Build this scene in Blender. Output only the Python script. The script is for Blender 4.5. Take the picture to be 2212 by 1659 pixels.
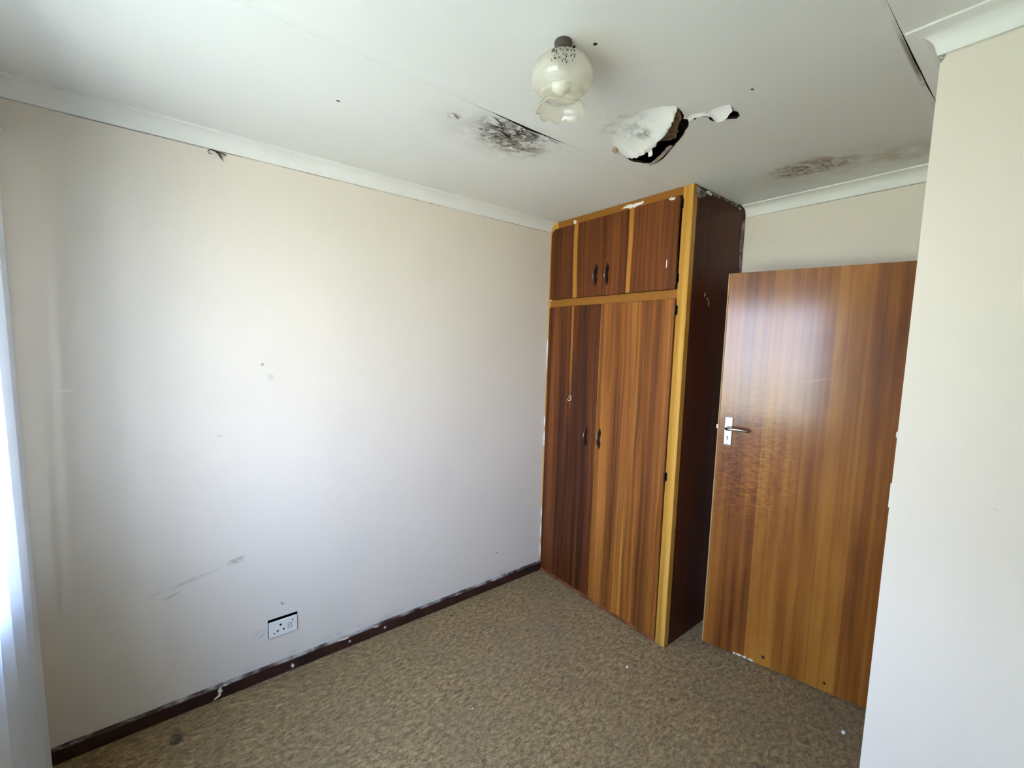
import bpy, bmesh, math, random
from mathutils import Vector, Matrix

# ------------------------------------------------------------------ camera, world, sun, exposure
scene = bpy.context.scene
for o in list(bpy.data.objects):
    bpy.data.objects.remove(o, do_unlink=True)
COL = scene.collection

cam_d = bpy.data.cameras.new('camera')
cam = bpy.data.objects.new('camera', cam_d)
COL.objects.link(cam)
cam_d.sensor_fit = 'HORIZONTAL'
cam_d.sensor_width = 36.0
cam_d.lens = 36.0 * 930.35 / 2212.0
cam_d.clip_start = 0.02
RT = Vector((0.7869, -0.61643, 0.02835)).normalized()
FW = Vector((0.61603, 0.78207, -0.09418)).normalized()
UP = RT.cross(FW).normalized()
cam.matrix_world = Matrix(((RT.x, UP.x, -FW.x, -2.0663),
                           (RT.y, UP.y, -FW.y, -2.2392),
                           (RT.z, UP.z, -FW.z, 1.6499),
                           (0, 0, 0, 1)))
scene.camera = cam

SKY_LOW, SKY_HIGH = (0.90, 0.98, 1.19), (0.50, 0.80, 1.48)
SKY_STRENGTH = 9.0
world = bpy.data.worlds.new('world')
scene.world = world
world.use_nodes = True
wnt = world.node_tree
wnt.nodes.clear()
wo = wnt.nodes.new('ShaderNodeOutputWorld')
wb = wnt.nodes.new('ShaderNodeBackground')
wtc = wnt.nodes.new('ShaderNodeTexCoord')
wsep = wnt.nodes.new('ShaderNodeSeparateXYZ')
wramp = wnt.nodes.new('ShaderNodeValToRGB')
wnt.links.new(wtc.outputs['Generated'], wsep.inputs[0])
wnt.links.new(wsep.outputs['Z'], wramp.inputs[0])
wramp.color_ramp.elements[0].position = 0.0
wramp.color_ramp.elements[0].color = (*SKY_LOW, 1)
wramp.color_ramp.elements[1].position = 0.75
wramp.color_ramp.elements[1].color = (*SKY_HIGH, 1)
wnt.links.new(wramp.outputs[0], wb.inputs['Color'])
wb.inputs['Strength'].default_value = SKY_STRENGTH
wnt.links.new(wb.outputs[0], wo.inputs[0])

sun_d = bpy.data.lights.new('sun', 'SUN')
sun_d.energy = 53.0
sun_d.angle = math.radians(0.6)
sun_d.color = (1.0, 0.96, 0.90)
sun = bpy.data.objects.new('sun', sun_d)
COL.objects.link(sun)
# the sun stands behind the house: it lights the garden, not the room
sun.rotation_euler = Vector((-0.62, 0.22, -0.80)).to_track_quat('-Z', 'Y').to_euler()

WIN_Y0, WIN_Y1, WIN_Z0, WIN_Z1 = -0.43, -2.20, 0.86, 2.16
XW = -2.58                      # inner face of the window wall
por_d = bpy.data.lights.new('window_portal', 'AREA')
por_d.shape = 'RECTANGLE'
por_d.size = WIN_Z1 - WIN_Z0
por_d.size_y = WIN_Y0 - WIN_Y1
por = bpy.data.objects.new('window_portal', por_d)
COL.objects.link(por)
por.location = (XW - 0.12, (WIN_Y0 + WIN_Y1) / 2, (WIN_Z0 + WIN_Z1) / 2)
por.rotation_euler = (0, math.radians(-90), 0)
por_d.cycles.is_portal = True

vs = scene.view_settings
vs.view_transform = 'Standard'
vs.look = 'None'
vs.gamma = 1.0
vs.use_curve_mapping = False
vs.exposure = 1.19
scene.cycles.max_bounces = 7
scene.cycles.diffuse_bounces = 4
scene.cycles.use_light_tree = False
scene.cycles.glossy_bounces = 3
scene.cycles.transparent_max_bounces = 8
scene.cycles.use_adaptive_sampling = True
scene.cycles.adaptive_threshold = 0.06
scene.cycles.adaptive_min_samples = 16
scene.cycles.sample_clamp_indirect = 8.0

# ------------------------------------------------------------------ measures
H = 2.4687          # ceiling
D = 0.5712          # back wall
W = 1.0333          # cupboard width
XR, YR = -0.4984, -1.9776   # outside corner of the passage wall
YRIGHT = -3.05
HC, PC = 0.058, 0.062       # cornice drop and projection
TOPZ = H + 0.75

random.seed(7)


# ------------------------------------------------------------------ mesh helpers
def link(name, me, mat=None, parent=None, smooth=False):
    o = bpy.data.objects.new(name, me)
    COL.objects.link(o)
    if mat is not None:
        me.materials.append(mat)
    if parent is not None:
        o.parent = parent
    if smooth:
        for p in me.polygons:
            p.use_smooth = True
    return o


def done(name, bm, mat, parent=None, smooth=False, angle=None):
    bmesh.ops.recalc_face_normals(bm, faces=bm.faces)
    me = bpy.data.meshes.new(name)
    bm.to_mesh(me)
    bm.free()
    o = link(name, me, mat, parent, smooth or angle is not None)
    if angle is not None:
        me.set_sharp_from_angle(angle=math.radians(angle))
    return o


def tag(o, label, cat=None, group=None, kind=None):
    o['label'] = label
    if cat:
        o['category'] = cat
    if group:
        o['group'] = group
    if kind:
        o['kind'] = kind
    return o


def empty(name, loc=(0, 0, 0), rz=0.0):
    o = bpy.data.objects.new(name, None)
    COL.objects.link(o)
    o.location = loc
    o.rotation_euler = (0, 0, rz)
    o.empty_display_size = 0.1
    return o


def box(bm, x0, x1, y0, y1, z0, z1, bev=0.0, seg=2):
    vs_ = [bm.verts.new((x, y, z)) for x in (x0, x1) for y in (y0, y1) for z in (z0, z1)]
    idx = [(0, 1, 3, 2), (4, 6, 7, 5), (0, 4, 5, 1), (2, 3, 7, 6), (0, 2, 6, 4), (1, 5, 7, 3)]
    fs = [bm.faces.new([vs_[i] for i in f]) for f in idx]
    if bev > 0:
        es = set(e for f in fs for e in f.edges)
        bmesh.ops.bevel(bm, geom=list(es), offset=bev, segments=seg, profile=0.5, affect='EDGES')


def boxobj(name, b, mat, parent=None, bev=0.0, seg=2):
    bm = bmesh.new()
    box(bm, *b, bev=bev, seg=seg)
    return done(name, bm, mat, parent)


def slab(loops, axis, a, b):
    """flat plate with holes: loops of 2-D points, first the outline; spread from a to b along axis"""
    bm = bmesh.new()
    def P(u, v, w):
        return {0: (w, u, v), 1: (u, w, v), 2: (u, v, w)}[axis]
    es = []
    for lp in loops:
        vv = [bm.verts.new(P(u, v, a)) for u, v in lp]
        es += [bm.edges.new((vv[i], vv[(i + 1) % len(vv)])) for i in range(len(vv))]
    bmesh.ops.triangle_fill(bm, edges=es, use_beauty=True, use_dissolve=False)
    r = bmesh.ops.extrude_face_region(bm, geom=list(bm.faces))
    d = Vector(P(0, 0, b - a))
    bmesh.ops.translate(bm, vec=d, verts=[g for g in r['geom'] if isinstance(g, bmesh.types.BMVert)])
    return bm


def rect(u0, u1, v0, v1):
    return [(u0, v0), (u1, v0), (u1, v1), (u0, v1)]


def lathe(bm, prof, n=48, c=(0, 0, 0), rfun=None):
    rings = []
    for k, (r, z) in enumerate(prof):
        ring = []
        for i in range(n):
            a = 2 * math.pi * i / n
            rr, zz = (r, z) if rfun is None else rfun(k, a, r, z)
            ring.append(bm.verts.new((c[0] + rr * math.cos(a), c[1] + rr * math.sin(a), c[2] + zz)))
        rings.append(ring)
    for k in range(len(rings) - 1):
        for i in range(n):
            j = (i + 1) % n
            bm.faces.new((rings[k][i], rings[k][j], rings[k + 1][j], rings[k + 1][i]))
    return rings


def cap(bm, ring):
    bm.faces.new(ring)


def tube(bm, pts, rad, n=8):
    pts = [Vector(p) for p in pts]
    rings = []
    prev = None
    for i, p in enumerate(pts):
        t = (pts[min(i + 1, len(pts) - 1)] - pts[max(i - 1, 0)]).normalized()
        ref = prev if prev is not None else (Vector((0, 0, 1)) if abs(t.z) < 0.9 else Vector((1, 0, 0)))
        a = (ref - t * ref.dot(t)).normalized()
        prev = a
        b = t.cross(a)
        r = rad[i] if isinstance(rad, (list, tuple)) else rad
        rings.append([bm.verts.new(p + a * (r * math.cos(2 * math.pi * k / n)) + b * (r * math.sin(2 * math.pi * k / n))) for k in range(n)])
    for q in range(len(rings) - 1):
        for k in range(n):
            j = (k + 1) % n
            bm.faces.new((rings[q][k], rings[q][j], rings[q + 1][j], rings[q + 1][k]))
    bm.faces.new(list(reversed(rings[0])))
    bm.faces.new(rings[-1])


def sheet(bm, rows, thick, nrm=None):
    """strip of quads through rows of points, given a thickness upward"""
    g = [[bm.verts.new(p) for p in r] for r in rows]
    fs = []
    for a in range(len(g) - 1):
        for b in range(len(g[a]) - 1):
            fs.append(bm.faces.new((g[a][b], g[a][b + 1], g[a + 1][b + 1], g[a + 1][b])))
    r = bmesh.ops.extrude_face_region(bm, geom=fs)
    bmesh.ops.translate(bm, vec=nrm or Vector((0, 0, thick)), verts=[q for q in r['geom'] if isinstance(q, bmesh.types.BMVert)])


def blob(bm, c, r, seed, squash=(1, 1, 1), sub=2):
    rnd = random.Random(seed)
    m = bmesh.ops.create_icosphere(bm, subdivisions=sub, radius=1.0)
    for v in m['verts']:
        k = r * (1 + rnd.uniform(-0.28, 0.28))
        v.co = Vector((c[0] + v.co.x * k * squash[0], c[1] + v.co.y * k * squash[1], c[2] + v.co.z * k * squash[2]))


# ------------------------------------------------------------------ material helpers
class M:
    def __init__(self, name):
        self.mat = bpy.data.materials.new(name)
        self.mat.use_nodes = True
        self.nt = self.mat.node_tree
        self.nt.nodes.clear()
        self.out = self.n('ShaderNodeOutputMaterial')
        self.bsdf = self.n('ShaderNodeBsdfPrincipled')
        self.l(self.bsdf.outputs[0], self.out.inputs[0])
        self.cache = {}
        self.tc = self.n('ShaderNodeTexCoord').outputs['Object']

    def n(self, t, **kw):
        nd = self.nt.nodes.new(t)
        for k, v in kw.items():
            setattr(nd, k, v)
        return nd

    def l(self, a, b):
        self.nt.links.new(a, b)

    def put(self, sock, v):
        if isinstance(v, bpy.types.NodeSocket):
            self.l(v, sock)
        elif isinstance(v, (tuple, list)) and len(v) == 3 and sock.type == 'RGBA':
            sock.default_value = (*v, 1)
        else:
            sock.default_value = v

    def mapv(self, loc=(0, 0, 0), rot=(0, 0, 0), scale=(1, 1, 1), typ='POINT', src=None):
        m = self.n('ShaderNodeMapping', vector_type=typ)
        self.l(src or self.tc, m.inputs['Vector'])
        m.inputs['Location'].default_value = loc
        m.inputs['Rotation'].default_value = rot
        m.inputs['Scale'].default_value = scale
        return m.outputs[0]

    def noise(self, scale=5.0, detail=4.0, rough=0.55, dist=0.0, vec=None):
        key = (scale, detail, rough, dist, vec)
        if vec is None and key in self.cache:
            return self.cache[key]
        t = self.n('ShaderNodeTexNoise')
        self.l(vec or self.tc, t.inputs['Vector'])
        t.inputs['Scale'].default_value = scale
        t.inputs['Detail'].default_value = detail
        t.inputs['Roughness'].default_value = rough
        t.inputs['Distortion'].default_value = dist
        self.cache[key] = t.outputs['Fac']
        return t.outputs['Fac']

    def rng(self, v, a, b, c=0.0, d=1.0, smooth=True):
        r = self.n('ShaderNodeMapRange')
        r.interpolation_type = 'SMOOTHSTEP' if smooth else 'LINEAR'
        self.put(r.inputs['Value'], v)
        for k, x in zip(('From Min', 'From Max', 'To Min', 'To Max'), (a, b, c, d)):
            r.inputs[k].default_value = x
        return r.outputs[0]

    def math(self, op, a, b=0.0, clamp=False):
        m = self.n('ShaderNodeMath', operation=op, use_clamp=clamp)
        self.put(m.inputs[0], a)
        self.put(m.inputs[1], b)
        return m.outputs[0]

    def mix(self, f, a, b, blend='MIX'):
        m = self.n('ShaderNodeMix', data_type='RGBA', blend_type=blend)
        self.put(m.inputs[0], f)
        self.put(m.inputs[6], a)
        self.put(m.inputs[7], b)
        return m.outputs[2]

    def ramp(self, f, stops):
        r = self.n('ShaderNodeValToRGB')
        self.l(f, r.inputs[0])
        el = r.color_ramp.elements
        while len(el) < len(stops):
            el.new(0.5)
        for e, (p, c) in zip(el, stops):
            e.position = p
            e.color = (*c, 1)
        return r.outputs[0]

    def length(self, vec):
        v = self.n('ShaderNodeVectorMath', operation='LENGTH')
        self.l(vec, v.inputs[0])
        return v.outputs['Value']

    def sep(self, vec=None):
        s = self.n('ShaderNodeSeparateXYZ')
        self.l(vec or self.tc, s.inputs[0])
        return s.outputs

    def spot(self, c, r, rot=(0, 0, 0), soft=0.5):
        """1 inside an ellipsoid that fades out at its rim"""
        v = self.mapv(c, rot, r, 'TEXTURE')
        return self.rng(self.length(v), 1.0, 1.0 - soft, 0.0, 1.0)

    def stain(self, col, c, r, colour, k=1.0, ns=20.0, lo=0.4, hi=0.6, rot=(0, 0, 0), soft=0.6, detail=3, dist=0.0):
        s = self.spot(c, r, rot, soft)
        if ns:
            nz = self.noise(ns, detail, 0.65, dist)
            s = self.math('MULTIPLY', s, self.rng(nz, lo, hi))
        s = self.math('MULTIPLY', s, k, True)
        return self.mix(s, col, colour)

    def bump(self, h, strength=0.2, dist=0.01):
        b = self.n('ShaderNodeBump')
        b.inputs['Strength'].default_value = strength
        b.inputs['Distance'].default_value = dist
        self.l(h, b.inputs['Height'])
        self.l(b.outputs[0], self.bsdf.inputs['Normal'])

    def set(self, **kw):
        names = dict(col='Base Color', rough='Roughness', metal='Metallic', spec='Specular IOR Level', coat='Coat Weight', coatr='Coat Roughness')
        for k, v in kw.items():
            self.put(self.bsdf.inputs[names[k]], v)
        return self.mat


WALL = (0.78, 0.712, 0.608)
CEIL = (0.80, 0.81, 0.755)


def wall_mat(name, marks=(), grime_z=None):
    m = M(name)
    n1 = m.noise(1.3, 3)
    col = m.mix(m.rng(n1, 0.3, 0.7), WALL, tuple(c * 0.96 for c in WALL))
    for mk in marks:
        col = m.stain(col, *mk[0], **mk[1])
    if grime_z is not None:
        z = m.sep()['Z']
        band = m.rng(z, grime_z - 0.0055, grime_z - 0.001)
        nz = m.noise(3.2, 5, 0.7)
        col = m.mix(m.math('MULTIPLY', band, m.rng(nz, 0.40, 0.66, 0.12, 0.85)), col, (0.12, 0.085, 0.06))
    m.bump(m.noise(160, 2), 0.10, 0.002)
    return m.set(col=col, rough=0.62, spec=0.35)


def plain(name, col, rough=0.5, metal=0.0, spec=0.5, var=0.0, ns=20, bump=0.0):
    m = M(name)
    c = col
    if var:
        c = m.mix(m.rng(m.noise(ns, 5), 0.3, 0.7), col, tuple(x * (1 - var) for x in col))
    if bump:
        m.bump(m.noise(ns * 4, 4), bump, 0.003)
    return m.set(col=c, rough=rough, metal=metal, spec=spec)


def wood_mat(name, dark, mid, light, across=1, seed=0.0, stripes=(), rough=0.42, band=9.0, rib=34.0, coat=0.0, bias=0.0, chips=(), pores=0.55):
    """ribbon veneer running up z; across = axis the stripes are counted along"""
    m = M(name)
    sc = lambda a, z: tuple(z if i == 2 else (a if i == across else 0.0) for i in range(3))
    off = (seed * 3.1, seed * 1.7, seed * 5.3)
    wob = m.noise(1.0, 3, 0.5, 0, m.mapv(off, scale=sc(2.5, 0.9)))
    # stripes wander a little as they climb
    base = m.mapv(off, scale=sc(1.0, 1.0))
    v = m.n('ShaderNodeVectorMath', operation='ADD')
    m.l(base, v.inputs[0])
    cmb = m.n('ShaderNodeCombineXYZ')
    m.l(m.math('MULTIPLY', wob, 0.05), cmb.inputs[across])
    m.l(cmb.outputs[0], v.inputs[1])
    wv = v.outputs[0]
    b1 = m.noise(1.0, 2, 0.5, 0, m.mapv(scale=sc(band, 0.25), src=wv))
    b2 = m.noise(1.0, 4, 0.65, 0, m.mapv(scale=sc(rib, 0.55), src=wv))
    b3 = m.noise(1.0, 3, 0.6, 0, m.mapv(scale=sc(260, 4.0), src=wv))
    f = m.math('ADD', m.math('MULTIPLY', b1, 0.40), m.math('MULTIPLY', b2, 0.48))
    f = m.math('ADD', f, m.math('MULTIPLY', b3, 0.12))
    f = m.math('ADD', f, bias)
    col = m.ramp(f, [(0.38, dark), (0.50, mid), (0.62, light)])
    # dark pore lines
    pore = m.noise(1.0, 2, 0.5, 0, m.mapv((2, 3, 1), scale=sc(150, 1.1), src=wv))
    col = m.mix(m.rng(pore, 0.55, 0.72, 0, pores), col, tuple(c * 0.55 for c in dark))
    axs = m.sep(wv)['XYZ'[across]]
    for (u0, w, colr, k, za, zb) in stripes:
        d = m.math('ABSOLUTE', m.math('SUBTRACT', m.math('SUBTRACT', axs, off[across]), u0))
        s = m.rng(d, w * 0.62, w * 0.30)
        if za is not None:
            s = m.math('MULTIPLY', s, m.rng(m.sep()['Z'], za, zb))
        s = m.math('MULTIPLY', s, m.rng(b3, 0.2, 0.6, 0.75 * k, k))
        col = m.mix(s, col, colr)
    for mk in chips:
        col = m.stain(col, *mk[0], **mk[1])
    m.bump(b3, 0.06, 0.001)
    return m.set(col=col, rough=rough, coat=coat, coatr=0.18, spec=0.28)


# ------------------------------------------------------------------ materials
smudge = (0.40, 0.34, 0.27)
m_wall_left = wall_mat('painted plaster left', [
    (((-1.868, 0, 0.628), (0.055, 0.05, 0.018), smudge), dict(k=0.75, ns=26, lo=0.38, hi=0.55, rot=(0, -0.10, 0))),
    (((-2.06, 0, 0.585), (0.20, 0.05, 0.012), (0.50, 0.45, 0.38)), dict(k=0.5, ns=18, lo=0.4, hi=0.6, rot=(0, -0.20, 0))),
    (((-2.11, 0, 0.54), (0.04, 0.05, 0.006), smudge), dict(k=0.5, ns=0, rot=(0, -0.35, 0))),
    (((-1.7495, 0, 1.521), (0.010, 0.05, 0.013), (0.36, 0.33, 0.30)), dict(k=0.8, ns=60, lo=0.35, hi=0.5)),
    (((-1.717, 0, 1.463), (0.016, 0.05, 0.020), (0.55, 0.52, 0.48)), dict(k=0.6, ns=50, lo=0.35, hi=0.5)),
    (((-1.92, 0, 1.21), (0.012, 0.05, 0.006), (0.50, 0.46, 0.42)), dict(k=0.5, ns=0)),
    (((-1.69, 0, 0.355), (0.012, 0.05, 0.012), (0.30, 0.27, 0.24)), dict(k=0.8, ns=90, lo=0.42, hi=0.5)),
    (((-1.79, 0, 0.232), (0.04, 0.05, 0.03), (0.45, 0.42, 0.37)), dict(k=0.5, ns=60, lo=0.45, hi=0.6)),
    (((-0.39, 0, 0.235), (0.006, 0.05, 0.006), (0.05, 0.05, 0.05)), dict(k=1.0, ns=0)),
    (((-2.38, 0, 1.43), (0.03, 0.05, 0.006), (0.86, 0.85, 0.82)), dict(k=0.7, ns=0)),
    (((-0.90, 0, 0.075), (1.7, 0.05, 0.035), (0.48, 0.45, 0.40)), dict(k=0.35, ns=8, lo=0.45, hi=0.68)),
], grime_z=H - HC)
m_wall = wall_mat('painted plaster')
m_wall_front = wall_mat('painted plaster passage wall', [
    (((XR, -2.172, 1.279), (0.05, 0.008, 0.004), (0.6, 0.55, 0.5)), dict(k=0.5, ns=0)),
    (((XR, -1.979, H - HC - 0.004), (0.05, 0.010, 0.020), (0.05, 0.04, 0.035)), dict(k=0.9, ns=90, lo=0.36, hi=0.52, rot=(0.35, 0, 0))),
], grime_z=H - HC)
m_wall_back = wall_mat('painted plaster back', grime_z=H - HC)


def ceiling_mat(name, stains):
    m = M(name)
    col = m.mix(m.rng(m.noise(1.1, 2), 0.3, 0.7), CEIL, tuple(c * 0.97 for c in CEIL))
    for args, kw in stains:
        col = m.stain(col, *args, **kw)
    return m.set(col=col, rough=0.6, spec=0.3)


# damp halo and black mould by the open joint over the left wall
m_ceil_mould = ceiling_mat('mouldy ceiling board', [
    (((-1.02, -0.79, H), (0.36, 0.25, 0.3), (0.42, 0.41, 0.37)), dict(k=0.6, ns=7, lo=0.30, hi=0.62, soft=0.9)),
    (((-0.95, -0.775, H), (0.23, 0.135, 0.3), (0.20, 0.165, 0.135)), dict(k=0.95, ns=24, lo=0.38, hi=0.58, rot=(0, 0, 0.12), soft=0.7, dist=0.6, detail=5)),
    (((-0.99, -0.845, H), (0.20, 0.075, 0.3), (0.15, 0.14, 0.12)), dict(k=0.9, ns=24, lo=0.45, hi=0.58, soft=0.6, dist=0.6, detail=5)),
    (((-0.99, -0.81, H), (0.19, 0.12, 0.3), (0.02, 0.018, 0.016)), dict(k=1.0, ns=46, lo=0.565, hi=0.61, soft=0.5)),
    (((-1.235, -0.79, H), (0.045, 0.030, 0.3), (0.42, 0.40, 0.36)), dict(k=0.9, ns=46, lo=0.42, hi=0.6)),
    (((-0.99, -0.905, H), (0.24, 0.012, 0.3), (0.06, 0.055, 0.05)), dict(k=0.9, ns=14, lo=0.40, hi=0.55)),
    (((-1.586, -0.61, H), (0.008, 0.006, 0.3), (0.03, 0.03, 0.03)), dict(k=1, ns=0, soft=0.3)),
])
m_ceil = ceiling_mat('stained ceiling board', [
    # grey bloom on the hanging skin beside the hole
    (((-0.70, -1.16, H), (0.16, 0.14, 0.3), (0.45, 0.46, 0.42)), dict(k=0.75, ns=22, lo=0.45, hi=0.66, soft=0.9)),
    (((-0.655, -1.195, H), (0.035, 0.05, 0.3), (0.16, 0.17, 0.12)), dict(k=0.85, ns=22, lo=0.38, hi=0.6, soft=0.9)),
    # brown water stain near the back wall
    (((0.24, -1.52, H), (0.27, 0.45, 0.3), (0.52, 0.43, 0.31)), dict(k=0.55, ns=5, lo=0.25, hi=0.6, soft=0.9)),
    (((0.20, -1.47, H), (0.12, 0.20, 0.3), (0.32, 0.235, 0.165)), dict(k=0.85, ns=20, lo=0.34, hi=0.62, soft=0.45, dist=1.2, rot=(0, 0, 0.15))),
    (((0.21, -1.47, H), (0.085, 0.14, 0.3), (0.13, 0.085, 0.06)), dict(k=0.8, ns=34, lo=0.55, hi=0.66, soft=0.5)),
    (((0.33, -1.77, H), (0.18, 0.24, 0.3), (0.45, 0.37, 0.25)), dict(k=0.6, ns=5, lo=0.36, hi=0.62, soft=0.9)),
    (((-0.20, -1.905, H), (0.62, 0.010, 0.3), (0.16, 0.13, 0.10)), dict(k=0.8, ns=5, lo=0.40, hi=0.6)),
    (((-0.599, -1.5585, H), (0.0075, 0.005, 0.3), (0.05, 0.05, 0.05)), dict(k=1, ns=0, soft=0.3)),
    (((-1.13, -1.375, H), (0.007, 0.007, 0.3), (0.02, 0.02, 0.02)), dict(k=1, ns=0, soft=0.3)),
    (((-1.14, -1.38, H), (0.07, 0.06, 0.3), (0.66, 0.61, 0.52)), dict(k=0.6, ns=5, lo=0.3, hi=0.7, soft=0.9)),
])
m_ceil_plain = ceiling_mat('ceiling board', [])


def cornice_mat(name, grime):
    m = M(name)
    col = m.mix(m.rng(m.noise(3, 3), 0.3, 0.7), (0.84, 0.845, 0.785), (0.80, 0.805, 0.745))
    if grime:
        # hairline cracks in the old paint
        w = m.n('ShaderNodeTexVoronoi', feature='DISTANCE_TO_EDGE')
        m.l(m.mapv(scale=(3.0, 14, 14)), w.inputs['Vector'])
        w.inputs['Scale'].default_value = 1.6
        crack = m.rng(w.outputs['Distance'], 0.012, 0.004)
        col = m.mix(m.math('MULTIPLY', crack, m.rng(m.noise(2.2, 3), 0.52, 0.66, 0, 0.6)), col, (0.35, 0.35, 0.32))
    m.bump(m.noise(60, 3), 0.08, 0.002)
    return m.set(col=col, rough=0.55, spec=0.35)


m_corn_l = cornice_mat('cornice paint cracked', True)
m_corn = cornice_mat('cornice paint', False)
m_board = plain('torn board core', (0.42, 0.31, 0.20), 0.9, spec=0.1, var=0.5, ns=30, bump=0.4)
m_paper = plain('brown backing paper', (0.30, 0.21, 0.13), 0.9, spec=0.1, var=0.55, ns=38, bump=0.3)
m_flap = plain('peeled ceiling skin', (0.82, 0.82, 0.78), 0.65, spec=0.3, var=0.06, ns=14, bump=0.1)
m_void = plain('roof void timber', (0.05, 0.04, 0.03), 0.9, spec=0.1, var=0.4)


def carpet_mat():
    m = M('beige carpet')
    # pile lies in one direction: stretched, clumped tufts
    v = m.mapv(rot=(0, 0, 0.62), scale=(1.0, 1.9, 1.0))
    a = m.noise(34, 3, 0.65, 0.6, v)
    b = m.noise(125, 4, 0.75, 0.3, v)
    big = m.noise(2.2, 3, 0.6)
    f = m.math('ADD', m.math('MULTIPLY', a, 0.50), m.math('MULTIPLY', b, 0.50))
    col = m.ramp(f, [(0.36, (0.092, 0.052, 0.015)), (0.50, (0.350, 0.222, 0.080)), (0.63, (0.64, 0.44, 0.19))])
    col = m.mix(m.rng(big, 0.35, 0.7, 0, 0.28), col, (0.25, 0.165, 0.080))
    col = m.stain(col, (-2.115, -0.145, 0), (0.035, 0.05, 0.1), (0.03, 0.022, 0.015), k=0.8, ns=30, lo=0.35, hi=0.55)
    col = m.stain(col, (-0.55, -0.55, 0), (0.5, 0.3, 0.1), (0.25, 0.175, 0.125), k=0.35, ns=3, lo=0.4, hi=0.6, soft=0.9)
    m.bump(f, 0.9, 0.016)
    m.bsdf.inputs['Sheen Weight'].default_value = 0.15
    m.bsdf.inputs['Sheen Roughness'].default_value = 0.5
    return m.set(col=col, rough=0.95, spec=0.1)


m_carpet = carpet_mat()
m_skirt = None


def skirting_mat():
    m = M('dark brown skirting paint')
    col = m.mix(m.rng(m.noise(8, 4), 0.35, 0.7), (0.030, 0.011, 0.008), (0.055, 0.022, 0.015))
    z = m.sep()['Z']
    top = m.math('MULTIPLY', m.rng(z, 0.050, 0.060), m.rng(m.noise(7, 6, 0.7), 0.42, 0.60))
    col = m.mix(top, col, (0.42, 0.38, 0.33))
    return m.set(col=col, rough=0.35)


m_skirt = skirting_mat()
m_chip = plain('bare plaster chip', (0.80, 0.74, 0.62), 0.8, spec=0.2, var=0.15, ns=60)
m_chip_white = plain('white filler', (0.82, 0.79, 0.74), 0.7, spec=0.2, var=0.1, ns=50)

Rd, Rm, Rl = (0.080, 0.022, 0.004), (0.215, 0.070, 0.016), (0.36, 0.140, 0.032)
sap = (0.44, 0.19, 0.026)
white_mark = (0.85, 0.80, 0.74)
m_up_l = wood_mat('veneer upper left', (0.050, 0.012, 0.003), (0.125, 0.032, 0.006), (0.200, 0.060, 0.010), seed=1.0, stripes=[(-0.238, 0.036, sap, 0.95, None, None)], bias=-0.02)
m_up_r = wood_mat('veneer upper right', (0.055, 0.014, 0.003), (0.135, 0.036, 0.007), (0.225, 0.070, 0.012), seed=2.0, stripes=[(-0.653, 0.032, sap, 0.95, None, None)])
m_lo_l = wood_mat('veneer lower left', (0.045, 0.011, 0.003), (0.125, 0.034, 0.007), (0.22, 0.070, 0.013), seed=3.3, stripes=[(-0.232, 0.016, sap, 0.7, 1.0, 1.7)], bias=-0.03)
m_lo_r = wood_mat('veneer lower right', Rd, (0.215, 0.070, 0.011), (0.37, 0.142, 0.024), seed=4.1, stripes=[(-0.700, 0.014, sap, 0.8, 0.9, 0.4), (-0.86, 0.05, (0.10, 0.028, 0.008), 0.6, None, None)], bias=0.03)
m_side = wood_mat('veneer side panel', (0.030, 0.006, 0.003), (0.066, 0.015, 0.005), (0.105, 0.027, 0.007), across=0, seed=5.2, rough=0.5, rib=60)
m_pine = wood_mat('varnished pine', (0.38, 0.175, 0.022), (0.54, 0.28, 0.045), (0.64, 0.37, 0.075), seed=6.0, band=14, rib=50, rough=0.4, pores=0.15,
                  chips=[(((0, -1.0, 1.2), (0.2, 0.2, 2.0), (0.22, 0.09, 0.02)), dict(k=0.5, ns=55, lo=0.64, hi=0.70, detail=2))])
m_rail = wood_mat('varnished rail', (0.16, 0.055, 0.008), (0.27, 0.108, 0.014), (0.36, 0.155, 0.022), across=2, seed=7.0, band=30, rib=120, rough=0.4)
m_kick = wood_mat('plinth wood', (0.10, 0.030, 0.012), (0.20, 0.070, 0.025), (0.30, 0.11, 0.04), seed=8.0, rough=0.5)
m_dark_metal = plain('bronzed metal', (0.045, 0.030, 0.022), 0.38, metal=0.85, var=0.3, ns=80)
m_bright = plain('worn bronze', (0.16, 0.11, 0.085), 0.28, metal=0.9)
m_cup_in = plain('raw cupboard carcass', (0.10, 0.05, 0.02), 0.7, var=0.3)
m_scuff = plain('grey paint smear', (0.42, 0.36, 0.33), 0.7, var=0.85, ns=34)


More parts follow.
